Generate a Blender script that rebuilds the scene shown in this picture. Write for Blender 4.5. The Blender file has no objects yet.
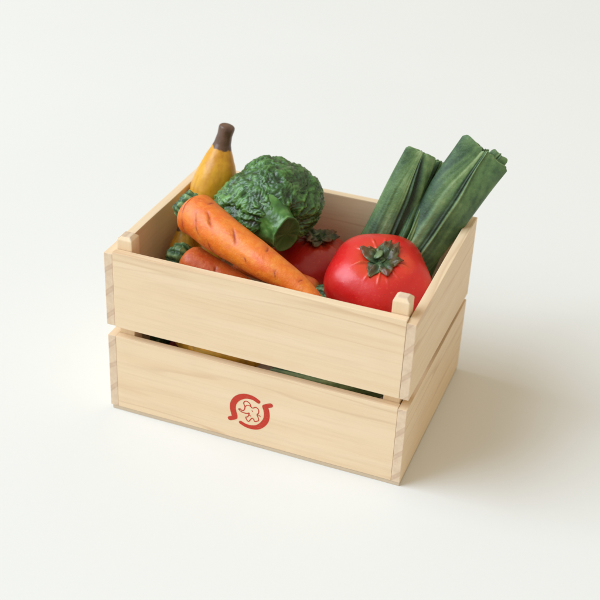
import bpy, bmesh, math, random
from mathutils import Vector, Matrix, noise
random.seed(7)
CM = 0.01
scene = bpy.context.scene
COL = scene.collection
CAM = Vector((19.9265, -34.2430, 28.8199))      # all lengths below are in centimetres

# ------------------------------------------------------------------ helpers
def empty(name, loc, label, cat, group=None):
    o = bpy.data.objects.new(name, None); COL.objects.link(o)
    o.empty_display_size = 0.01
    o.location = Vector(loc) * CM
    o['label'] = label; o['category'] = cat
    if group: o['group'] = group
    return o

def base_of(o):
    v = Vector((0, 0, 0))
    while o: v += o.location; o = o.parent
    return v / CM

def mesh_obj(name, verts, faces, mats, parent=None, origin=None, smooth=True, paint=None, fmat=None, paint2=None):
    """verts in world cm; origin (world cm) becomes the object's origin"""
    pb = base_of(parent) if parent else Vector((0, 0, 0))
    org = Vector(origin) if origin is not None else pb.copy()
    me = bpy.data.meshes.new(name)
    me.from_pydata([((Vector(v) - org) * CM)[:] for v in verts], [], faces)
    for m in (mats if isinstance(mats, (list, tuple)) else [mats]): me.materials.append(m)
    me.update()
    for i, pl in enumerate(me.polygons):
        pl.use_smooth = smooth
        if fmat: pl.material_index = fmat[i]
    for nm, arr in (('paint', paint), ('paint2', paint2)):
        if arr is not None:
            at = me.attributes.new(nm, 'FLOAT', 'POINT'); at.data.foreach_set('value', arr)
    o = bpy.data.objects.new(name, me); COL.objects.link(o)
    o.location = (org - pb) * CM
    if parent: o.parent = parent
    return o

def catmull(P, t):
    n = len(P) - 1; x = min(max(t, 0), 1) * n; i = min(int(x), n - 1); f = x - i
    p0 = P[i-1] if i > 0 else P[0] * 2 - P[1]
    p1, p2 = P[i], P[i+1]
    p3 = P[i+2] if i + 2 <= n else P[n] * 2 - P[n-1]
    return 0.5 * ((2*p1) + (p2-p0)*f + (2*p0-5*p1+4*p2-p3)*f*f + (3*p1-p0-3*p2+p3)*f**3)

def loft(path, nt, na, shape, ref=None, ts=None):
    """shape(t, phi) -> (radius, axial offset, paint); phi=0 looks to ref"""
    P = [Vector(q) for q in path]
    V, F, A = [], [], []
    ts = ts or [i / (nt - 1) for i in range(nt)]
    for t in ts:
        c = catmull(P, t); d = (catmull(P, min(t + .01, 1)) - catmull(P, max(t - .01, 0))).normalized()
        r = (Vector(ref) if ref is not None else (CAM - c)).normalized()
        u = (r - d * r.dot(d)).normalized(); v = d.cross(u)
        for k in range(na):
            ph = 2 * math.pi * k / na
            rad, off, pt = shape(t, ph)
            V.append(c + (u * math.cos(ph) + v * math.sin(ph)) * rad + d * off); A.append(pt)
    n = len(ts)
    for i in range(n - 1):
        for k in range(na):
            a = i * na + k; b = i * na + (k + 1) % na
            F.append((a, b, b + na, a + na))
    F.append(tuple(range(na - 1, -1, -1))); F.append(tuple(range((n - 1) * na, n * na)))
    return V, F, A

def sm(a, b, x):
    x = min(max((x - a) / (b - a), 0), 1); return x * x * (3 - 2 * x)
def nz(v, s=1.0, off=0.0): return noise.noise(Vector(v) * s + Vector((off, off * .7, off * 1.3)))
def wrap(a): return (a + math.pi) % (2 * math.pi) - math.pi

# ------------------------------------------------------------------ node materials
class NT:
    def __init__(s, name):
        s.m = bpy.data.materials.new(name); s.m.use_nodes = True
        s.t = s.m.node_tree; s.t.nodes.clear()
        s.out = s.n('ShaderNodeOutputMaterial'); s.b = s.n('ShaderNodeBsdfPrincipled')
        s.l(s.b.outputs[0], s.out.inputs[0])
    def n(s, typ, **kw):
        x = s.t.nodes.new(typ)
        for k, v in kw.items():
            if k in ('ins',):
                for a, b in v.items(): x.inputs[a].default_value = b
            else: setattr(x, k, v)
        return x
    def l(s, a, b): s.t.links.new(a, b)
    def coords(s, scale=(1, 1, 1), rand=True, rot=(0, 0, 0)):
        tc = s.n('ShaderNodeTexCoord'); mp = s.n('ShaderNodeMapping')
        mp.inputs['Scale'].default_value = [100 * a for a in scale]; mp.inputs['Rotation'].default_value = rot
        s.l(tc.outputs['Object'], mp.inputs['Vector'])
        if not rand: return mp.outputs[0]
        oi = s.n('ShaderNodeObjectInfo')
        mu = s.n('ShaderNodeVectorMath', operation='SCALE'); mu.inputs[0].default_value = (37.3, 91.7, 53.1)
        s.l(oi.outputs['Random'], mu.inputs['Scale'])
        ad = s.n('ShaderNodeVectorMath', operation='ADD')
        s.l(mp.outputs[0], ad.inputs[0]); s.l(mu.outputs[0], ad.inputs[1])
        return ad.outputs[0]
    def noise(s, co, scale, detail=4, rough=.55, dist=0):
        x = s.n('ShaderNodeTexNoise'); x.inputs['Scale'].default_value = scale
        x.inputs['Detail'].default_value = detail; x.inputs['Roughness'].default_value = rough
        x.inputs['Distortion'].default_value = dist; s.l(co, x.inputs['Vector']); return x.outputs['Fac']
    def ramp(s, f, stops):
        r = s.n('ShaderNodeValToRGB'); e = r.color_ramp.elements
        while len(e) < len(stops): e.new(.5)
        for q, (p, c) in zip(e, stops):
            q.position = p; q.color = (c[0], c[1], c[2], 1) if isinstance(c, (tuple, list)) else (c, c, c, 1)
        s.l(f, r.inputs[0]); return r.outputs[0]
    def mix(s, f, a, b, mode='MIX'):
        x = s.n('ShaderNodeMix', data_type='RGBA', blend_type=mode)
        for v, i in ((f, 0), (a, 6), (b, 7)):
            if hasattr(v, 'links'): s.l(v, x.inputs[i])
            else: x.inputs[i].default_value = v if i == 0 else (*v, 1)
        return x.outputs[2]
    def attr(s, nm): x = s.n('ShaderNodeAttribute', attribute_name=nm); return x.outputs['Fac']
    def math(s, op, a, b=None):
        x = s.n('ShaderNodeMath', operation=op)
        for i, v in enumerate((a, b)):
            if v is None: continue
            if hasattr(v, 'links'): s.l(v, x.inputs[i])
            else: x.inputs[i].default_value = v
        return x.outputs[0]
    def bump(s, h, dist, strength=1.0):
        x = s.n('ShaderNodeBump'); x.inputs['Distance'].default_value = dist * CM; x.inputs['Strength'].default_value = strength
        s.l(h, x.inputs['Height']); s.l(x.outputs[0], s.b.inputs['Normal'])
    def fin(s, col, rough=.5, coat=0, spec=.5, sss=0, sssr=(1, .4, .2)):
        if hasattr(col, 'links'): s.l(col, s.b.inputs['Base Color'])
        else: s.b.inputs['Base Color'].default_value = (*col, 1)
        if hasattr(rough, 'links'): s.l(rough, s.b.inputs['Roughness'])
        else: s.b.inputs['Roughness'].default_value = rough
        s.b.inputs['Coat Weight'].default_value = coat; s.b.inputs['Coat Roughness'].default_value = .25
        s.b.inputs['Specular IOR Level'].default_value = spec
        return s.m

WOOD_A = (.88, .705, .49); WOOD_B = (.84, .65, .425); WOOD_C = (.62, .40, .235)
def wood(axis, name):
    m = NT(name)
    sc = {'x': (.055, 1, 1), 'y': (1, .055, 1), 'z': (1, 1, .07)}[axis]
    fs = {'x': (.35, 9, 9), 'y': (9, .35, 9), 'z': (9, 9, .35)}[axis]
    co = m.coords(sc); cf = m.coords(fs)
    broad = m.noise(co, .9, 2, .5, .25)
    mul = m.math('MULTIPLY', broad, 7.0); fr = m.math('FRACT', mul)          # growth-ring contours
    ring = m.ramp(fr, [(0, .0), (.70, .10), (.90, 1.0), (.95, .7), (1, 0)])
    rmask = m.ramp(m.noise(co, .8, 1), [(.42, 0), (.68, 1)])
    base = m.mix(m.ramp(m.noise(co, 1.6, 3), [(.3, 0), (.7, 1)]), WOOD_A, WOOD_B)
    k = m.math('MULTIPLY', m.math('MULTIPLY', ring, rmask), .60)
    c = m.mix(k, base, WOOD_C)
    fibre = m.noise(cf, 1.0, 5, .65)
    c = m.mix(m.math('MULTIPLY', m.ramp(fibre, [(.45, 0), (.72, 1)]), .24), c, (.64, .46, .27))
    # soft handling marks
    c = m.mix(m.math('MULTIPLY', m.ramp(m.noise(m.coords((14, 14, 14)), 2.0, 2), [(.68, 0), (.78, 1)]), .25), c, (.58, .38, .22))
    c = m.mix(m.math('MULTIPLY', m.ramp(m.noise(m.coords((1, 1, 1)), .6, 4), [(.5, 0), (.8, 1)]), .12), c, (.70, .50, .33))
    m.bump(m.math('ADD', fibre, m.math('MULTIPLY', fr, .15)), .006, .6)
    return m.fin(c, .55, 0, .3)
def endgrain():
    m = NT('end_grain_pine')
    co = m.coords((1, 1, 1), True, (0.0, .75, .2))
    w = m.n('ShaderNodeTexWave', wave_type='BANDS', bands_direction='Z')
    m.l(co, w.inputs['Vector']); w.inputs['Scale'].default_value = .42; w.inputs['Distortion'].default_value = 2.6
    w.inputs['Detail'].default_value = 2; w.inputs['Detail Scale'].default_value = .8
    r = m.ramp(w.outputs['Fac'], [(0, 0), (.8, .08), (.93, 1), (1, .7)])
    base = m.mix(m.ramp(m.noise(m.coords((1, 1, 1)), 4, 4), [(.35, 0), (.65, 1)]), (.80, .64, .47), (.72, .56, .41))
    c = m.mix(m.math('MULTIPLY', r, .30), base, (.36, .20, .12))
    m.bump(m.noise(m.coords((1, 1, 1)), 22, 3), .01, .6)
    return m.fin(c, .75, 0, .2)
def plywood():
    m = NT('plywood_edge'); co = m.coords((.6, 1, 14))
    c = m.mix(m.noise(co, 1.2, 5), (.70, .58, .43), (.56, .46, .34))
    m.bump(m.noise(m.coords((3, 3, 10)), 2, 4), .02, .7)
    return m.fin(c, .75, 0, .2)
WPLY = plywood()
WX, WY, WZ, WE = wood('x', 'pine_long_grain'), wood('y', 'pine_side_grain'), wood('z', 'pine_post_grain'), endgrain()

def m_table():
    m = NT('matte_white_paper')
    co = m.coords((1, 1, 1), False)
    c = m.mix(m.ramp(m.noise(co, .05, 4), [(.3, 0), (.7, 1)]), (.82, .83, .81), (.805, .815, .795))
    # a few faint specks of dust
    v = m.n('ShaderNodeTexVoronoi'); v.inputs['Scale'].default_value = .22; m.l(co, v.inputs['Vector'])
    sp = m.ramp(v.outputs['Distance'], [(0, 1), (.012, .6), (.022, 0)])
    c = m.mix(m.math('MULTIPLY', sp, .3), c, (.45, .42, .38))
    m.bump(m.noise(co, 6, 4), .004, .4)
    return m.fin(c, .7, 0, .2)

def m_carrot(name, c1, c2, c3):
    m = NT(name); co = m.coords((1, 1, 1))
    c = m.mix(m.ramp(m.noise(co, .9, 4, .6, .4), [(.35, 0), (.65, 1)]), c1, c2)
    st = m.noise(m.coords((2.2, 2.2, 2.2)), 1.5, 6, .7)
    c = m.mix(m.math('MULTIPLY', m.ramp(st, [(.46, 0), (.66, 1)]), .6), c, c3)
    c = m.mix(m.math('MULTIPLY', m.ramp(m.noise(m.coords((1.0, 1.6, 1.6)), 1.1, 6, .75, .8), [(.48, 0), (.66, 1)]), .55), c, (c2[0] * .82, c2[1] * .55, c2[2]))
    c = m.mix(m.math('MULTIPLY', m.ramp(m.noise(co, 9, 3), [(.62, 0), (.75, 1)]), .3), c, (.95, .50, .18))
    c = m.mix(m.ramp(m.attr('paint2'), [(0, 0), (1, 1)]), c, (.42, .40, .12))
    c = m.mix(m.ramp(m.attr('paint'), [(0, 0), (1, 1)]), c, (.40, .055, .018))
    m.bump(m.noise(co, 4, 6, .65), .045, .8)
    return m.fin(c, m.ramp(m.noise(co, 3, 3), [(.3, .38), (.7, .56)]), .2)
M_CAR1 = m_carrot('painted_orange_carrot', (.86, .225, .012), (.82, .155, .011), (.86, .33, .04))
M_CAR2 = m_carrot('painted_red_orange_carrot', (.76, .15, .018), (.66, .095, .014), (.80, .24, .045))

def m_green(name, dark, mid, light, rough=.38, bumps=(7, .03), coat=.2, ns=3.0, wash=None):
    m = NT(name); co = m.coords((1, 1, 1))
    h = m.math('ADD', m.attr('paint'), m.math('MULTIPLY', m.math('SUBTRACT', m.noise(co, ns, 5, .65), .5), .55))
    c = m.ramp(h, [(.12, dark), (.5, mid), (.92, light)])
    c = m.mix(m.math('MULTIPLY', m.ramp(m.noise(co, ns * .35, 3), [(.5, 0), (.7, 1)]), .35), c, tuple(a * .6 + b for a, b in zip(mid, (.0, .01, .03))))
    if wash: c = m.mix(m.math('MULTIPLY', m.attr('paint2'), .5), c, wash)
    m.bump(m.noise(co, bumps[0], 5, .6), bumps[1], .8)
    return m.fin(c, rough, coat)
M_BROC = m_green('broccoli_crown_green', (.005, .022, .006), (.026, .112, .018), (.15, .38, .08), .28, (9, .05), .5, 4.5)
M_STALK = m_green('broccoli_stalk_green', (.03, .10, .018), (.070, .205, .035), (.20, .38, .11), .38, (4, .03), .25)
M_CUT = m_green('broccoli_cut_face_green', (.018, .075, .016), (.032, .115, .026), (.07, .20, .05), .45, (5, .02), .15)
M_STUB = m_green('carrot_top_green', (.010, .045, .016), (.050, .145, .048), (.24, .40, .17), .45)
M_CALYX = m_green('calyx_green', (.012, .026, .008), (.040, .088, .028), (.20, .28, .12), .4, wash=(.34, .045, .02))
M_CUKE = m_green('cucumber_green', (.01, .04, .01), (.02, .08, .02), (.06, .16, .05), .4)

def m_leek():
    m = NT('leek_leaf_green'); co = m.coords((1, 1, 1))
    at = m.attr('paint')                        # leaf's own painted stripes, across the leaf
    mott = m.noise(co, 1.3, 5, .7); fine = m.noise(co, 6, 5, .7)
    h = m.math('ADD', m.math('ADD', at, m.math('MULTIPLY', m.math('SUBTRACT', mott, .5), .8)), m.math('MULTIPLY', m.math('SUBTRACT', fine, .5), .25))
    c = m.ramp(h, [(.02, (.008, .03, .010)), (.26, (.042, .105, .036)), (.52, (.12, .225, .075)), (.9, (.33, .44, .20))])
    c = m.mix(m.math('MULTIPLY', m.ramp(m.noise(co, .55, 3), [(.5, 0), (.68, 1)]), .38), c, (.065, .125, .095))
    m.bump(m.math('ADD', fine, mott), .045, .8)
    return m.fin(c, .52, .06)
M_LEEK = m_leek()

def m_tomato(name, a, b, o):
    m = NT(name); co = m.coords((1, 1, 1))
    c = m.mix(m.ramp(m.noise(co, .5, 3), [(.35, 0), (.65, 1)]), a, b)
    c = m.mix(m.ramp(m.attr('paint'), [(0, 0), (1, 1)]), c, o)
    c = m.mix(m.math('MULTIPLY', m.ramp(m.noise(co, 8, 4, .7), [(.58, 0), (.74, 1)]), .40), c, (.82, .17, .06))
    c = m.mix(m.math('MULTIPLY', m.ramp(m.noise(m.coords((1, 1, 1), True, (1, 1, 0)), 10, 2), [(.68, 0), (.76, 1)]), .5), c, (.28, .01, .008))
    m.bump(m.noise(co, 4, 5), .02, .6)
    return m.fin(c, m.ramp(m.noise(co, 2.5, 3), [(.3, .30), (.7, .46)]), .35)
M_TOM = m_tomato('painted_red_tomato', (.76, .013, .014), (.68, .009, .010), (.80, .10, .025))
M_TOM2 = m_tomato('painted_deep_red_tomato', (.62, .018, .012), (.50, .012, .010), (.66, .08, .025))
M_BEET = m_tomato('deep_purple_red_beet', (.16, .008, .018), (.11, .006, .014), (.16, .01, .02))

def m_banana(name, a, b, c3):
    m = NT(name); co = m.coords((1, 1, 1))
    c = m.mix(m.ramp(m.noise(co, .9, 4, .6), [(.35, 0), (.65, 1)]), a, b)
    c = m.mix(m.math('MULTIPLY', m.ramp(m.noise(m.coords((1.5, 1.5, .25)), 2.5, 5), [(.5, 0), (.72, 1)]), .5), c, c3)
    c = m.mix(m.ramp(m.attr('paint2'), [(0, 0), (1, 1)]), c, c3)
    br = m.mix(m.ramp(m.noise(m.coords((2, 2, .5)), 2.5, 5), [(.3, 0), (.7, 1)]), (.085, .042, .026), (.17, .09, .055))
    c = m.mix(m.ramp(m.attr('paint'), [(.25, 0), (.75, 1)]), c, br)
    m.bump(m.noise(co, 4, 5), .03, .6)
    return m.fin(c, .42, .15)
M_BAN1 = m_banana('painted_yellow_banana', (.76, .40, .022), (.70, .33, .015), (.50, .16, .012))
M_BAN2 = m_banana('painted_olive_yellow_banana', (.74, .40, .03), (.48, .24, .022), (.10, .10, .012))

def m_ink():
    m = NT('red_printed_ink'); co = m.coords((1, 1, 1))
    c = m.mix(m.ramp(m.noise(co, 12, 4), [(.4, 0), (.7, 1)]), (.57, .036, .018), (.52, .042, .022))
    c = m.mix(m.math('MULTIPLY', m.ramp(m.noise(m.coords((6, 6, 22)), 1.0, 5, .7), [(.55, 0), (.75, 1)]), .38), c, (.78, .44, .27))
    return m.fin(c, .5, 0, .3)
M_INK = m_ink()

# ------------------------------------------------------------------ table
TS = 400
bm = bmesh.new(); bmesh.ops.create_grid(bm, x_segments=8, y_segments=8, size=TS * CM)
me = bpy.data.meshes.new('tabletop'); bm.to_mesh(me); bm.free(); me.materials.append(m_table())
tb = bpy.data.objects.new('tabletop', me); COL.objects.link(tb); tb['kind'] = 'structure'

# ------------------------------------------------------------------ crate
crate = empty('wooden_crate', (6, 4.25, 0), 'small pale pine crate with red round emblem, standing on the white table', 'crate')

def board(name, corners, mats, endaxis, bev=.05, parent=crate, taper=0, jit=.012, segs=2):
    """corners: 8 world points (bottom 4 ccw, top 4 ccw)"""
    c = sum((Vector(q) for q in corners), Vector()) / 8
    bm = bmesh.new()
    vs = [bm.verts.new((Vector(q) - c) * CM) for q in corners]
    for f in ((3, 2, 1, 0), (4, 5, 6, 7), (0, 1, 5, 4), (1, 2, 6, 5), (2, 3, 7, 6), (3, 0, 4, 7)): bm.faces.new([vs[i] for i in f])
    if taper:
        top = [f for f in bm.faces if f.normal.z > .9 or all(v.co.z > 0 for v in f.verts)]
        bmesh.ops.bevel(bm, geom=list(top[0].edges), offset=taper * CM, segments=1, profile=.5, affect='EDGES')
    bm.normal_update()
    bmesh.ops.bevel(bm, geom=bm.edges[:], offset=bev * CM, segments=segs, profile=.6, affect='EDGES', clamp_overlap=True)
    # a cut along the length so hand-made unevenness can bend it
    ax = 'xyz'.index(endaxis)
    L = max(v.co[ax] for v in bm.verts)
    for k in range(1, 12):
        co = Vector((0, 0, 0)); co[ax] = -L + 2 * L * k / 12; no = Vector((0, 0, 0)); no[ax] = 1
        bmesh.ops.bisect_plane(bm, geom=bm.verts[:] + bm.edges[:] + bm.faces[:], plane_co=co, plane_no=no)
    for v in bm.verts:
        w = v.co / CM + c
        v.co += Vector((nz(w, .45, 3), nz(w, .45, 9), nz(w, .45, 17))) * jit * CM
    bm.normal_update()
    me = bpy.data.meshes.new(name)
    bm.to_mesh(me); bm.free()
    me.materials.append(mats[0]); me.materials.append(mats[1])
    for p in me.polygons:
        p.material_index = 1 if abs(p.normal[ax]) > .75 else 0
        p.use_smooth = False
    o = bpy.data.objects.new(name, me); COL.objects.link(o); o.parent = parent
    o.location = (c - base_of(parent)) * CM
    return o

def box8(x0, x1, y0, y1, z0, z1, z0b=None, z1b=None, x1r=None):
    """z*b: heights at the rear (y1)"""
    z0b = z0 if z0b is None else z0b; z1b = z1 if z1b is None else z1b
    return [(x0, y0, z0), (x1, y0, z0), (x1, y1, z0b), (x0, y1, z0b), (x0, y0, z1), (x1, y0, z1), (x1, y1, z1b), (x0, y1, z1b)]
W, D, T = 12.0, 8.52, .34
front_low = board('front_board', box8(T, W - T, .0, .32, .18, 3.47), (WX, WE), 'x', .018)
board('front_board', box8(T, W - T, -.01, .31, 3.90, 7.14), (WX, WE), 'x', .022)
board('rear_board', box8(T, W - T, D - .32, D, .18, 3.48), (WX, WE), 'x', .018)
board('rear_board', box8(T, W - T, D - .32, D, 3.9, 7.13), (WX, WE), 'x', .022)
board('side_board', box8(.0, T - .004, .0, D, .165, 3.46), (WY, WE), 'y', .022)
board('side_board', box8(W - T + .004, W, .0, D, .165, 3.45), (WY, WE), 'y', .022)
board('side_board', box8(-.02, T - .004, .0, D + .02, 3.93, 7.05, 3.86, 7.13), (WY, WE), 'y', .026)
board('side_board', box8(W - T + .004, W + .01, .0, D + .02, 3.90, 7.04, 3.72, 7.24), (WY, WE), 'y', .026)
board('base_panel', box8(.07, W - .01, .02, D - .04, .0, .168), (WPLY, WPLY), 'x', .02, jit=.02)
PW = .62
for (px, py, h) in ((T + .02, .33, 7.66), (W - T - PW - .05, .33, 7.74), (T + .02, D - .34 - PW, 7.45), (W - T - PW - .03, D - .34 - PW, 7.6)):
    board('corner_post', box8(px, px + PW, py, py + PW, .22, h), (WZ, WE), 'z', .035, taper=.13)

# printed emblem on the lower front board: flat ink, 0.1 mm proud of the wood
def ribbon(pts, widths, V, F, y, dens=10, closed=False):
    P = [Vector((a, 0, b)) for a, b in pts]; n = (len(P) - 1) * dens
    b0 = len(V)
    for i in range(n + 1):
        t = i / n; c = catmull(P, t); d = (catmull(P, min(t + .004, 1)) - catmull(P, max(t - .004, 0))).normalized()
        w = widths(t) if callable(widths) else widths
        q = Vector((d.z, 0, -d.x)) * w * .5
        V.append(Vector((c.x + q.x, y, c.z + q.z))); V.append(Vector((c.x - q.x, y, c.z - q.z)))
    for i in range(n):
        a = b0 + 2 * i; F.append((a, a + 1, a + 3, a + 2))
    for t, s in ((0, -1), (1, 1)):                       # round ends
        c = catmull(P, t); w = (widths(t) if callable(widths) else widths) * .5
        k0 = len(V); K = 18
        for k in range(K): V.append(Vector((c.x + w * math.cos(2*math.pi*k/K), y - .0004, c.z + w * math.sin(2*math.pi*k/K))))
        F.append(tuple(range(k0, k0 + K)))
A = [(6.300,2.165),(6.093,2.262),(5.855,2.275),(5.653,2.215),(5.45,2.07),(5.312,1.86),(5.268,1.651),(5.290,1.442),(5.345,1.245)]
A2 = [(5.375,1.175),(5.29,1.115),(5.16,1.05)]
B = [(5.608,.987),(5.817,.91),(6.059,.90),(6.297,.975),(6.49,1.152),(6.625,1.393),(6.66,1.637),(6.63,1.859),(6.58,2.0)]
B2 = [(6.57,2.01),(6.68,2.085),(6.80,2.14)]
C = [(5.51,1.593),(5.579,1.614),(5.648,1.565),(5.733,1.614),(5.764,1.767),(5.71,1.925),(5.776,2.033),(5.878,2.033),(5.965,1.963),(6.019,1.832),(6.088,1.806),(6.205,1.873),(6.309,1.815),(6.33,1.666),(6.265,1.542),(6.301,1.463),(6.339,1.318),(6.273,1.247),(6.171,1.208),(6.135,1.295),(6.065,1.324),(5.999,1.233),(5.932,1.134),(5.863,1.172),(5.809,1.293),(5.876,1.333),(5.926,1.426),(5.941,1.529),(5.856,1.483),(5.719,1.48),(5.598,1.51),(5.51,1.593)]
EXT = [[(5.764,1.767),(5.838,1.855),(5.95,1.873),(6.019,1.832)], [(6.265,1.542),(6.35,1.544),(6.403,1.494)], [(6.057,1.673),(6.082,1.642)], [(5.926,1.426),(6.012,1.414)]]
V, F = [], []
yy = -.022
ribbon(A, lambda t: .17 + .075 * sm(0, .5, t), V, F, yy); ribbon(A2, .185, V, F, yy - .001)
ribbon(B, lambda t: .15 + .085 * sm(0, .6, t) , V, F, yy); ribbon(B2, .185, V, F, yy - .001)
ribbon(C, .040, V, F, yy, 6)
for e in EXT: ribbon(e, .032, V, F, yy - .001, 6)
def face_y(w):
    f = (w.z - .18) / (3.47 - .18)
    return .012 * (nz((w.x, 0, .18), .45, 9) * (1 - f) + nz((w.x, 0, 3.47), .45, 9) * f)
V = [Vector((q.x, q.y + .016 + face_y(q), q.z)) for q in V]
em = mesh_obj('printed_emblem', V, F, M_INK, front_low, smooth=False)
em['label'] = 'red ring of two curved strokes round a thin outlined elephant'

# ------------------------------------------------------------------ carrots
def carrot(path, rhead, mats, marks, seed, label, stubdir=None, stublen=.75, stubr=.42, seg=(260, 150), group='carrots in the crate', nub=True):
    P = [Vector(q) for q in path]; L = sum((P[i+1] - P[i]).length for i in range(len(P) - 1))
    th = empty('carrot', P[0], label, 'carrot', group)
    V, F = [], []; pts2 = []
    def shape(t, ph):
        s = t * L
        prof = (1 - math.exp(-((s + .02) / .33) ** 1.05)) ** .75 * (1 - .70 * t ** 1.35)
        prof *= math.sqrt(max(0, 1 - max(0, (t - .93) / .07) ** 2)) * .985 + .015
        q = (math.cos(ph) * .8 + seed, math.sin(ph) * .8, s)
        r = rhead * prof * (1 + .045 * nz(q, .9) + .012 * nz(q, 3.3, 5)) * 1.03
        g = 0
        for (tm, pm, hw, dep, sl) in marks:
            dp = wrap(ph - pm); ds = (s - tm * L - sl * dp * rhead)
            if abs(dp) < hw * 1.3 and abs(ds) < .4:
                ds += .05 * nz((dp * 3, tm * 40, seed), 1.3); a = math.exp(-(ds / (.022 + .25 * dep)) ** 2) * (1 - sm(hw * .25, hw * 1.1, abs(dp))) * (.75 + .5 * nz((dp * 5, tm * 30, 2), 1))
                b = math.exp(-(ds / .14) ** 2) * (1 - sm(hw * .5, hw * 1.25, abs(dp)))
                r -= dep * (.8 * a + .35 * b); g = max(g, a + .25 * b)
        return r, 0, g
    V, F, A = loft(P, seg[0], seg[1], shape)
    p2 = [(1 - sm(.0, .5, (i // seg[1]) / (seg[0] - 1) * L + .1 * nz((i % seg[1], 0, 0), .13))) * .9 for i in range(len(V))]
    mesh_obj('root', V, F, mats, th, paint=A, paint2=p2)
    d = Vector(stubdir).normalized() if stubdir else (P[0] - P[1]).normalized()
    # cropped leafy top: a ribbed stub of cut stems
    def st(t, ph):
        r = stubr * (.8 + .35 * sm(0, .35, t)) * (1 - .25 * t ** 3)
        rib = abs(math.sin(ph * 4.5 + seed + .8 * t)) ; rib = rib ** .6
        n = nz((math.cos(ph) * 2 + seed, math.sin(ph) * 2, t * 4), 1.4)
        r *= .88 + .12 * rib + .09 * n
        return r, .10 * n, min(1, .12 + .75 * rib * (.6 + .8 * n + .2))
    ts = [i / 60 for i in range(61)]
    c0 = P[0] - d * .12; c1 = P[0] + d * stublen
    V, F, A = loft([c0, (c0 + c1) / 2, c1], 61, 96, st)
    # inward-pressed top end
    top = V[-96:]; cc = sum(top, Vector()) / 96; k0 = len(V); F.pop()
    prev = 60 * 96
    for j, (sc, dp) in enumerate(((.85, .04), (.6, .03), (.3, -.06), (.02, -.02))):
        st_i = len(V)
        for k in range(96):
            n = nz(top[k], 3.0, seed + j)
            V.append(cc + (top[k] - cc) * sc + d * (dp + .08 * n)); A.append(.25 + .5 * n)
        for k in range(96): F.append((prev + k, prev + (k + 1) % 96, st_i + (k + 1) % 96, st_i + k))
        prev = st_i
    mesh_obj('leaf_stub', V, F, M_STUB, th, paint=A)
    return th

carrot([(1.93, 3.63, 7.48), (2.35, 3.35, 7.45), (3.79, 2.51, 7.36), (5.70, 1.68, 7.12), (7.1, 1.30, 6.78), (8.25, .86, 6.36)], .90, M_CAR1,
       [(.085, -.30, .75, .030, .5), (.145, -.12, .85, .035, .45), (.30, .35, .62, .030, .55), (.345, -.22, .30, .10, .9), (.475, -.30, .42, .055, .5), (.60, -.95, .35, .03, .2),
        (.40, 1.15, .5, .018, .3), (.205, .95, .4, .015, .4), (.56, .55, .2, .012, .3), (.70, .25, .35, .012, .2), (.83, -.5, .3, .02, 0), (.26, -1.0, .25, .03, .1)],
       2.3, 'large bright orange carrot lying on top, below the broccoli, tip at the front board', (-.80, .02, .66), .70, .53)
carrot([(1.75, 3.25, 5.54), (2.3, 3.1, 5.45), (3.57, 2.9, 5.25), (5.4, 2.5, 4.95), (6.4, 2.2, 4.7)], .78, M_CAR2,
       [(.46, -.2, .4, .06, .2), (.2, .6, .35, .04, .2), (.62, -.1, .4, .05, .2)], 7.9,
       'red-orange carrot with frilly green top, half hidden under the large orange carrot', (-1, .12, .1), .62, .52)
carrot([(7.22, 3.58, 5.22), (6.6, 3.66, 5.30), (5.6, 3.85, 5.35), (4.4, 4.2, 5.1), (3.2, 4.6, 4.9)], .50, M_CAR2,
       [(.2, 0, .4, .03, .2), (.45, .2, .4, .03, .2)], 13.1,
       'small shaded carrot, only its green-topped end showing beside the big tomato', (1, -.12, -.12), .7, .36, (140, 90))

# ------------------------------------------------------------------ bananas
def banana(path, prof, seed, mat, label, stem_t, ang=5, tip=None, group='bananas in the crate'):
    P = [Vector(q) for q in path]
    th = empty('banana', P[-1], label, 'banana', group)
    def R(t):
        t = min(max(t, 0), 1)
        for i in range(len(prof) - 1):
            if prof[i][0] <= t <= prof[i+1][0]:
                f = (t - prof[i][0]) / (prof[i+1][0] - prof[i][0]); return prof[i][1] + (prof[i+1][1] - prof[i][1]) * f
        return prof[-1][1]
    def shape(t, ph):
        r = R(t); q = (math.cos(ph) + seed, math.sin(ph), t * 8)
        edge = abs(math.cos((ph + .35) * ang / 2))
        r *= 1 + .035 * edge - .02 + .03 * nz((q[0], q[1], t * 3), 1.1) + .010 * nz(q, 3)
        st = sm(stem_t - .018, stem_t + .018, t + .004 * math.sin(ph * ang) + .02 * nz(q, 2.5, 4))
        return r, 0, st
    V, F, A = loft(P, 240, 110, shape)
    p2 = []
    for i in range(len(V)):
        ph = 2 * math.pi * (i % 110) / 110; t = (i // 110) / 239
        e = abs(math.cos((ph + .35) * ang / 2))
        p2.append(max(0, .42 * math.exp(-((1 - e) / .05) ** 2) * (.6 + nz(V[i], 1.2)) + .25 * nz(V[i], .9)))
    body = mesh_obj('banana_peel', V, F, mat, th, paint=A, paint2=p2)
    return th
banana([(2.6, 2.9, 3.4), (1.9, 4.8, 4.1), (1.52, 6.0, 5.3), (1.36, 6.45, 6.55), (1.50, 6.68, 7.6), (1.52, 6.94, 8.3), (1.58, 7.12, 8.95), (1.74, 7.22, 9.72)],
       [(0, .05), (.02, .3), (.12, .65), (.35, .88), (.50, .91), (.56, .86), (.62, .78), (.68, .68), (.74, .56), (.80, .43), (.85, .35), (.92, .305), (.97, .33), (.985, .315), (.995, .25), (1, .10)], 1.2, M_BAN1,
       'yellow banana standing upright in the rear left corner, brown stem above the rim', .812, 5)
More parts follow.
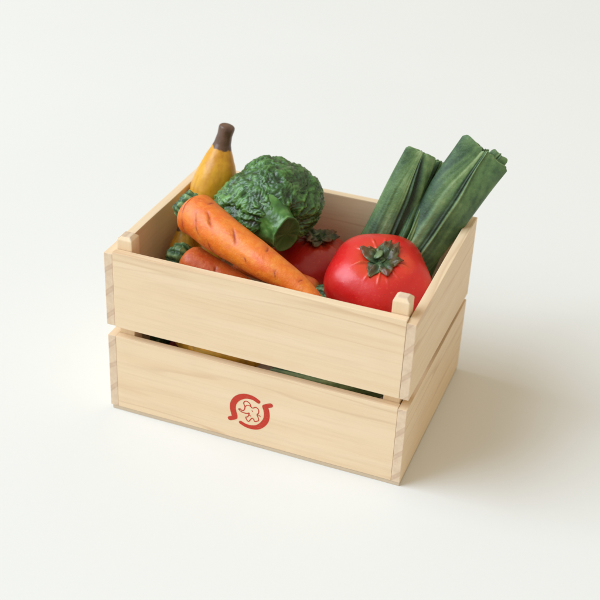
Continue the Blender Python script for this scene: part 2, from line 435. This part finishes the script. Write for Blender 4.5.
banana([(5.9, 1.1, 3.1), (4.7, 1.02, 3.3), (3.4, 1.04, 3.36), (2.0, 2.2, 3.6), (1.25, 3.7, 4.7), (1.02, 4.5, 5.5), (.95, 4.85, 6.15)],
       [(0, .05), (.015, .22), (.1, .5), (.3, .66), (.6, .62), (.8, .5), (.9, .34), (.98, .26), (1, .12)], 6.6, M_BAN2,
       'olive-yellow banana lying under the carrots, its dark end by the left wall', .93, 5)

# ------------------------------------------------------------------ broccoli
def broccoli():
    ctr = Vector((4.20, 5.55, 7.35))
    th = empty('broccoli', ctr - Vector((0, 0, 2)), 'dark green broccoli head with its cut stalk facing outward, between banana and tomato', 'broccoli')
    cam = (CAM - ctr).normalized()
    right = Vector((.9325, .3587, .0427)); up = Vector((-.2193, .468, .8561)); 
    bm = bmesh.new(); bmesh.ops.create_icosphere(bm, subdivisions=7, radius=1)
    V, A = [], []
    stem = (cam * .78 + right * .33 - up * .52).normalized()      # stalk direction
    lobes = []
    random.seed(21)
    for i in range(30):
        z = random.uniform(-1, 1); a = random.uniform(0, 6.283); r = math.sqrt(1 - z*z)
        lobes.append(Vector((r * math.cos(a), r * math.sin(a), z)))
    e1 = stem.orthogonal().normalized(); e2 = stem.cross(e1)
    for v in bm.verts:
        n = v.co.normalized()
        x, y, z = n.dot(right), n.dot(up), n.dot(cam)
        # silhouette: wide dome with a lower, narrower left lobe
        ax = 2.18; ay = 1.92; az = 1.75
        ay_ = ay * (1.0 - .22 * sm(.05, 1, -x)) 
        p = Vector((x * ax, y * ay_ - .20 * sm(0, 1, -x) + .12 * sm(0, 1, x), z * az))
        if y < 0: p.y *= 1 - .18 * sm(0, .9, -y)
        # clustered heads
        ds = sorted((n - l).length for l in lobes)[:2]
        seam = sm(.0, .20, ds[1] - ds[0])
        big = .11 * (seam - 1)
        st = n.dot(stem)
        # wrinkles drawn out along lines that leave the stalk
        ang = math.atan2(n.dot(e2), n.dot(e1)); pol = math.acos(max(-1, min(1, st)))
        q1 = Vector((math.cos(ang) * 3.4, math.sin(ang) * 3.4, pol * 2.2))
        fold = 1 - abs(noise.noise(q1 * 1.15 + Vector((3, 1, 7)))) * 2.4
        wq = p * 3.9 + Vector((nz(p, 1.7), nz(p, 1.7, 4), nz(p, 1.7, 9))) * 1.1; rid = 1 - abs(noise.noise(wq)) * 2.6
        rid2 = 1 - abs(noise.noise(wq * 2.1 + Vector((9, 2, 4)))) * 2.4
        fine = noise.noise(p * 12)
        kf = sm(-.75, .45, st)                                   # folds strongest near the stalk
        h = .050 * fold * (.35 + kf) + .052 * rid * (1.1 - .4 * kf) + .042 * rid2 + .022 * fine
        undercut = -.42 * sm(.80, .99, st)
        r = 1 + (big + h * .9 + undercut) / 2.0 
        p *= r
        p += Vector((nz(n, 1.6, 2), nz(n, 1.6, 8), nz(n, 1.6, 5))) * .14
        V.append(ctr + right * p.x + up * p.y + cam * p.z)
        hh = .38 + 4.3 * (h - .036) + .9 * big + .16 * sm(-.2, .9, -x)  # last term paints the left lighter, as highlights from the left-hand light
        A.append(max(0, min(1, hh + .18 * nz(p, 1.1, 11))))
    F = [[q.index for q in f.verts] for f in bm.faces]; bm.free()
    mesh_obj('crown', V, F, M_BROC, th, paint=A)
    # stalk: flares into the crown, cut flat at the near end
    cut = Vector((5.66, 3.98, 7.20)); root = ctr + right * (.05) + up * (-.42) + cam * .85
    mid = root * .42 + cut * .58
    def sh(t, ph):
        q = (math.cos(ph) * 1.3, math.sin(ph) * 1.3, t * 2)
        r = .42 * (1 - t) ** 1.5 + .60 + .06 * t ** 6
        ridge = .10 * (1 - t) * math.sin(3 * ph + 1) + .05 * math.sin(5 * ph + 2) * (1 - t)
        r *= (1 + ridge + .07 * nz(q, 1.2) + .02 * nz(q, 5)) * (1.0 + .13 * math.cos(2 * (ph - .3)))
        return r, .05 * nz(q, 2, 5) * t, .42 + .5 * nz(q, 2.2, 3) + .25 * sm(.8, 1, t)
    V, F, A = loft([root, mid, cut], 90, 120, sh, ref=up); F.pop()
    prev = 89 * 120; rim = V[prev:prev + 120]; cc = sum(rim, Vector()) / 120; d = (cut - mid).normalized()
    stalk = mesh_obj('stalk', V, F, M_STALK, th, paint=A)
    V2 = list(rim); A2 = [.9] * 120; F2 = []; pr = 0
    for sc, dp in ((.97, .035), (.92, .03), (.82, -.01), (.62, -.03), (.4, -.03), (.2, -.02), (.02, -.02)):
        s0 = len(V2)
        for k in range(120):
            w = cc + (rim[k] - cc) * sc; V2.append(w + d * (dp + .015 * nz(w, 1.6))); A2.append(.35 + .45 * sm(.75, 1, sc) + .4 * nz(w, 1.4))
        for k in range(120): F2.append((pr + k, pr + (k + 1) % 120, s0 + (k + 1) % 120, s0 + k))
        pr = s0
    F2.append(tuple(range(pr, pr + 120)))
    mesh_obj('cut_face', V2, F2, M_CUT, stalk, paint=A2)
broccoli()

# ------------------------------------------------------------------ tomatoes
def tomato(ctr, R, H, axis, mat, label, seed, calyx_spin=0, calR=.95, group='tomatoes in the crate', nub=True, sub=7, lift=0):
    ctr = Vector(ctr); ax = Vector(axis).normalized()
    th = empty('tomato', ctr - Vector((0, 0, H)), label, 'tomato', group)
    rt = Vector((.9325, .3587, .0427)); e1 = (rt - ax * rt.dot(ax)).normalized(); e2 = ax.cross(e1)
    rays = [(calyx_spin + 2 * math.pi * k / 11 + .25 * math.sin(k * 7.3 + seed), .8 + .5 * abs(math.sin(k * 3.1 + seed))) for k in range(11)]
    def surf(n):
        z = n.z; rho = math.hypot(n.x, n.y); a = math.atan2(n.y, n.x)
        lob = 1 + .036 * math.cos(5 * a + seed) * rho + .018 * math.cos(3 * a + 1 + seed) + .02 * nz(n, 1.5, seed)
        x = R * rho ** .93 * lob; zz = H * (abs(z) ** .93) * (1 if z > 0 else -1)
        dip = math.exp(-(x / (R * .36)) ** 2) * (.30 * R * .5 if z > 0 else .1)
        w = 0
        if z > 0:
            for ra, ln in rays:
                da = wrap(a - ra)
                rr = x / R
                g = math.exp(-((da * max(x, .05)) / .038) ** 2) * sm(.10, .25, rr) * (1 - sm(.30, .36 + .22 * ln, rr))
                w = max(w, g * (.85 + 1.1 * nz((n.x * 6, n.y * 6, ra), 1.2)))
        zz += (-dip if z > 0 else dip) + .10 * w
        pt = .50 * (1 - sm(.22, .72, x / R)) * (z > 0) * (.8 + .8 * nz(n, 2.4, seed)) + .75 * w + .25 * sm(.1, .5, nz(n, 1.8, seed + 4))
        return Vector((x * math.cos(a), x * math.sin(a), zz)), pt
    bm = bmesh.new(); bmesh.ops.create_icosphere(bm, subdivisions=sub, radius=1)
    V, A = [], []
    for v in bm.verts:
        p, pt = surf(v.co.normalized())
        V.append(ctr + e1 * p.x + e2 * p.y + ax * p.z); A.append(min(1, max(0, pt)))
    F = [[q.index for q in f.verts] for f in bm.faces]; bm.free()
    mesh_obj('flesh', V, F, mat, th, paint=A)
    # calyx: pointed sepals pressed onto the skin
    V, F, A, A2 = [], [], [], []
    ns = 7
    for k in range(ns):
        a0 = calyx_spin + 2 * math.pi * k / ns + .22 * math.sin(k * 5.1 + seed); Ls = calR * (.82 + .34 * abs(math.sin(k * 2.3 + seed)))
        nl, nw = 18, 9; b0 = len(V)
        for i in range(nl):
            t = i / (nl - 1); wd = .29 * calR * (.62 + .95 * math.sin(math.pi * t ** .9)) * (1 - t) ** .42 + .002
            for j in range(nw):
                s = (j / (nw - 1) - .5) * 2
                r_ = .04 + Ls * t; off = s * wd
                aa = a0 + .25 * t * math.sin(k * 3 + seed)
                x = r_ * math.cos(aa) - off * math.sin(aa); y = r_ * math.sin(aa) + off * math.cos(aa)
                rho = math.hypot(x, y)
                # find skin height below
                nr = min(.999, rho / R); base, _ = surf(Vector((x / R, y / R, math.sqrt(max(0, 1 - nr * nr)))))
                h = base.z + .035 + .05 * (1 - s * s) + .09 * nz((x * 3.2, y * 3.2, k + seed), 1.5) + .10 * t * t * math.sin(k * 2.1 + seed) ** 2 + .04 * (k % 2) + lift
                V.append(ctr + e1 * x + e2 * y + ax * h)
                A2.append(max(0, min(1, (t - .30) * 1.3 * (.4 + .9 * abs(math.sin(k * 1.9 + seed))) + .5 * nz((x * 3, y * 3, 7), 1.3))))
                A.append(.35 + .35 * nz((x * 3, y * 3, k), 1.6) + .25 * (abs(s) > .7) + .3 * math.exp(-(s / .16) ** 2) * .8)
        top_n = nl * nw
        for i in range(nl - 1):
            for j in range(nw - 1):
                q = b0 + i * nw + j; F.append((q, q + nw, q + nw + 1, q + 1))
    cal = mesh_obj('calyx', V, F, M_CALYX, th, paint=A, paint2=A2)
    so = cal.modifiers.new('Solid', 'SOLIDIFY'); so.thickness = .045 * CM; so.offset = -1
    if nub:
        b, _ = surf(Vector((0, 0, 1))); o = ctr + ax * (b.z + .04)
        tip = o + ax * .26 + e1 * (-.16) + e2 * .14
        def sh(t, ph):
            return (.13 + .09 * sm(.45, .85, t) + .09 * (1 - sm(0, .35, t))) * (1 + .14 * math.cos(2 * ph + 1) + .08 * nz((math.cos(ph), math.sin(ph), t * 3), 2, seed)) * (1 - .22 * sm(.9, 1, t)), 0, .45 + .42 * sm(.8, 1, t) + .3 * nz((math.cos(ph), math.sin(ph), t * 3), 2)
        V, F, A = loft([o, (o + tip) / 2 + e2 * .02, tip], 30, 40, sh)
        mesh_obj('stem_stub', V, F, M_CALYX, cal, paint=A)
    return th
cam_d = (CAM - Vector((9.3, 4.5, 5.7))).normalized(); upv = Vector((-.2193, .468, .8561)); rtv = Vector((.9325, .3587, .0427))
tomato((9.29, 4.52, 5.74), 2.05, 1.46, cam_d * .76 + upv * .62 + rtv * .10, M_TOM,
       'large bright red tomato with star of green sepals beside the front right post', 1.7, .4, .86)
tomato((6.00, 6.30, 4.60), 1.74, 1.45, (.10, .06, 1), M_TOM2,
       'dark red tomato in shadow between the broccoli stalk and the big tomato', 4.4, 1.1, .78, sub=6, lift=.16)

# ------------------------------------------------------------------ leek
leek = empty('leek', (9.2, 6.3, 4.2), 'leek with broad folded dark green leaves rising above the rear right corner', 'leek')
def leaf(path, half, seed, name='leaf', crease=None, stripes=(), flat=.62, flare=(1, 1), ragged=.10, ref=None, seg=(220, 150), fold=None, endpush=.12):
    """solid folded leaf: crease = list of (phi, depth, width) running its length"""
    na = seg[1]
    def sh(t, ph):
        w = half * (flare[0] + (flare[1] - flare[0]) * t)
        c, s = math.cos(ph), math.sin(ph)
        fl = flat * (1 - .74 * sm(.72, 1.0, t))          # the leaf thins out to an edge at its tip
        r = w / math.sqrt((abs(s)) ** 2 + (abs(c) / fl) ** 2)
        q = (c * 1.1 + seed, s * 1.1, t * 4)
        r *= 1 + .12 * nz(q, .8) + .035 * nz((c * 3, s * 3, t * 3 + seed), 1.6) + .004 * math.sin(ph * 15 + 3 * nz(q, 1))
        pt = .42 + .26 * nz((c * 1.5 + seed, s * 1.5, t * 1.6), 1.3)
        for (pc, dep, wd, t0, t1, hl) in crease or ():
            wob = .10 * nz((t * 5, seed, pc), 1.0)
            k = sm(t0 - .1, t0 + .08, t) * (1 - sm(t1, t1 + .12, t))
            d_ = wrap(ph - pc - wob)
            g = math.exp(-(d_ / wd) ** 2) * k
            r -= dep * g * half * (1 - .7 * sm(.8, 1, t))
            lip = math.exp(-((d_ - wd * 1.7) / (wd * .9)) ** 2) * k
            r += .06 * half * lip
            pt += hl * lip - .28 * g
        pt += .10 * math.sin(ph * 22 + 2.5 * nz(q, 1.1)) * (.4 + nz((c * 2, s * 2, t * 2 + seed), 1.2)) + .16 * sm(.955, 1, t)
        for (pc, wd, am) in stripes:
            pt += am * math.exp(-(wrap(ph - pc - .06 * nz((t * 4, seed, 1), 1)) / wd) ** 2)
        off = ragged * sm(.93, 1, t) * (nz((c * 2 + seed, s * 2, 3), 1.6) + .08 * nz((c * 6 + seed, s * 6, 3), 1.6) + .5 * math.sin(3 * ph + seed))
        r *= 1 - .10 * sm(.985, 1, t)
        return r, off, pt
    V, F, A = loft(path, seg[0], na, sh, ref=ref); F.pop()
    prev = (seg[0] - 1) * na; rim = V[prev:]; cc = sum(rim, Vector()) / na
    d = (Vector(path[-1]) - Vector(path[-2])).normalized()
    for i_, (sc, dp) in enumerate(((.94, .02), (.86, .02), (.74, 0), (.5, 0), (.25, 0), (.02, 0))):
        s0 = len(V)
        for k in range(na):
            w_ = cc + (rim[k] - cc) * sc
            V.append(w_ + d * (dp + .02 * nz(w_, 2.6, seed) * (sc < .95))); A.append(.5 - .15 * (sc < .8) + .3 * nz(w_, 2, 2) + .3 * (sc > .9))
        for k in range(na): F.append((prev + k, prev + (k + 1) % na, s0 + (k + 1) % na, s0 + k))
        prev = s0
    return mesh_obj(name, V, F, M_LEEK, leek, paint=A)
leaf([(7.9, 6.2, 3.4), (8.28, 6.7, 5.2), (8.68, 6.85, 6.5), (9.15, 7.38, 8.2), (9.66, 7.85, 9.85)], .82, 3.1,
     crease=[(1.02, .16, .16, .0, .9, .12), (.55, .05, .09, .2, .9, .10)], stripes=[(-.2, .6, .12), (.85, .3, -.22)], flare=(1.05, .78), flat=.60, ragged=.04, endpush=-.09)
leaf([(8.9, 6.0, 3.4), (9.40, 6.55, 5.4), (9.78, 6.8, 6.6), (10.05, 7.6, 7.95), (10.34, 8.35, 9.35)], .58, 8.4,
     crease=[(.50, .12, .2, 0, 1, .45), (-.5, .30, .16, 0, 1, .1)], stripes=[(0.2, .2, .25), (-1.0, .4, -.3)], flare=(1.0, .62), flat=.75, ragged=.06)
leaf([(9.1, 5.7, 3.4), (9.72, 6.5, 5.3), (10.28, 7.15, 6.6), (11.08, 7.8, 8.3), (12.02, 8.25, 10.22)], .93, 5.7,
     crease=[(.30, .095, .06, .0, 1.0, .42), (.12, .05, .10, 0, 1, -.05), (-.75, .05, .2, 0, .6, .1)], stripes=[(-.35, .4, .24), (.95, .5, -.12), (-1.1, .25, -.15)], flare=(.84, 1.17), flat=.66, ragged=.10, endpush=-.07)
leaf([(10.2, 6.9, 4.6), (10.85, 7.5, 6.8), (11.62, 8.1, 8.5), (12.56, 8.6, 10.02)], .38, 9.9,
     crease=[(0, .2, .3, 0, 1, .1)], flare=(1.2, 1.0), flat=.7, seg=(120, 80), ragged=.05)
# stalk running forward along the crate floor
leaf([(8.9, 6.3, 4.0), (9.9, 4.2, 2.3), (10.0, 2.4, 2.6), (8.6, 1.25, 2.9), (6.4, 1.1, 2.95)], .62, 15.0, name='stalk', crease=[(.6, .2, .2, 0, 1, .2)], stripes=[(0, .6, .30)], flare=(1.1, .95), flat=.95, seg=(160, 90))

# ------------------------------------------------------------------ things glimpsed through the slot
def lump(name, cat, label, path, prof, mat, part, seed=1, na=70):
    th = empty(name, path[0], label, cat)
    def sh(t, ph):
        q = (math.cos(ph) + seed, math.sin(ph), t * 4)
        r = prof * math.sqrt(max(.0004, 1 - (2 * t - 1) ** 6)) * (1 + .05 * nz(q, 1.3) + .02 * nz(q, 4))
        return r, 0, .35 + .4 * nz(q, 1.6)
    V, F, A = loft(path, 110, na, sh); mesh_obj(part, V, F, mat, th, paint=A)
    # blossom-end scar / stem button
    P = [Vector(q) for q in path]; d = (P[-1] - P[-2]).normalized(); e = P[-1]
    V, F, A = loft([e - d * .12, e + d * .06, e + d * .18], 12, 24, lambda t, ph: (.16 * (1 - .5 * t) * (1 + .1 * math.sin(5 * ph)), 0, .5))
    mesh_obj('stem_button', V, F, M_CALYX, th, paint=A)
lump('cucumber', 'cucumber', 'dark green cucumber lying low inside, glimpsed through the slot at the front left', [(.9, 4.2, 2.3), (1.1, 2.9, 2.4), (1.35, 1.6, 2.5)], .5, M_CUKE, 'skin')
lump('beetroot', 'beetroot', 'dark red beetroot low inside, glimpsed through the front slot beside the yellow banana', [(2.35, 2.55, 2.35), (2.4, 1.9, 2.5), (2.42, 1.35, 2.6)], .55, M_BEET, 'skin', 4)

# ------------------------------------------------------------------ light
world = bpy.data.worlds.new('World'); scene.world = world; world.use_nodes = True
bg = world.node_tree.nodes['Background']; bg.inputs[0].default_value = (1.0, .865, .66, 1); bg.inputs[1].default_value = .60
def area(name, pos, target, sx, sy, power, col):
    l = bpy.data.lights.new(name, 'AREA'); l.shape = 'RECTANGLE'; l.size = sx * CM; l.size_y = sy * CM; l.energy = power; l.color = col
    o = bpy.data.objects.new(name, l); COL.objects.link(o); o.location = Vector(pos) * CM
    o.rotation_euler = (Vector(target) - Vector(pos)).to_track_quat('-Z', 'Y').to_euler(); return o
az, el, dist = math.radians(206), math.radians(42), 480
pos = (6 + dist * math.cos(el) * math.cos(az), 6 + dist * math.cos(el) * math.sin(az), dist * math.sin(el))
area('window_light', pos, (10, 12, 0), 400, 400, 252, (.85, .99, 1.16))

# ------------------------------------------------------------------ camera
cd = bpy.data.cameras.new('camera'); cam = bpy.data.objects.new('camera', cd); COL.objects.link(cam)
Rm = Matrix(((.9325, -.2193, .2871), (.3587, .4680, -.8077), (.0427, .8561, .5150)))
cam.matrix_world = Matrix.Translation(CAM * CM) @ Rm.to_4x4()
cd.sensor_width = 36; cd.sensor_fit = 'HORIZONTAL'; cd.lens = 36 * 1209.25 / 600
cd.clip_start = .01; cd.clip_end = 50
cd.dof.use_dof = True; cd.dof.focus_distance = .445; cd.dof.aperture_fstop = 16
scene.camera = cam
scene.render.resolution_x = scene.render.resolution_y = 1024
scene.view_settings.view_transform = 'Standard'; scene.view_settings.look = 'None'
scene.view_settings.exposure = -.03; scene.view_settings.gamma = 1
scene.render.engine = 'CYCLES'
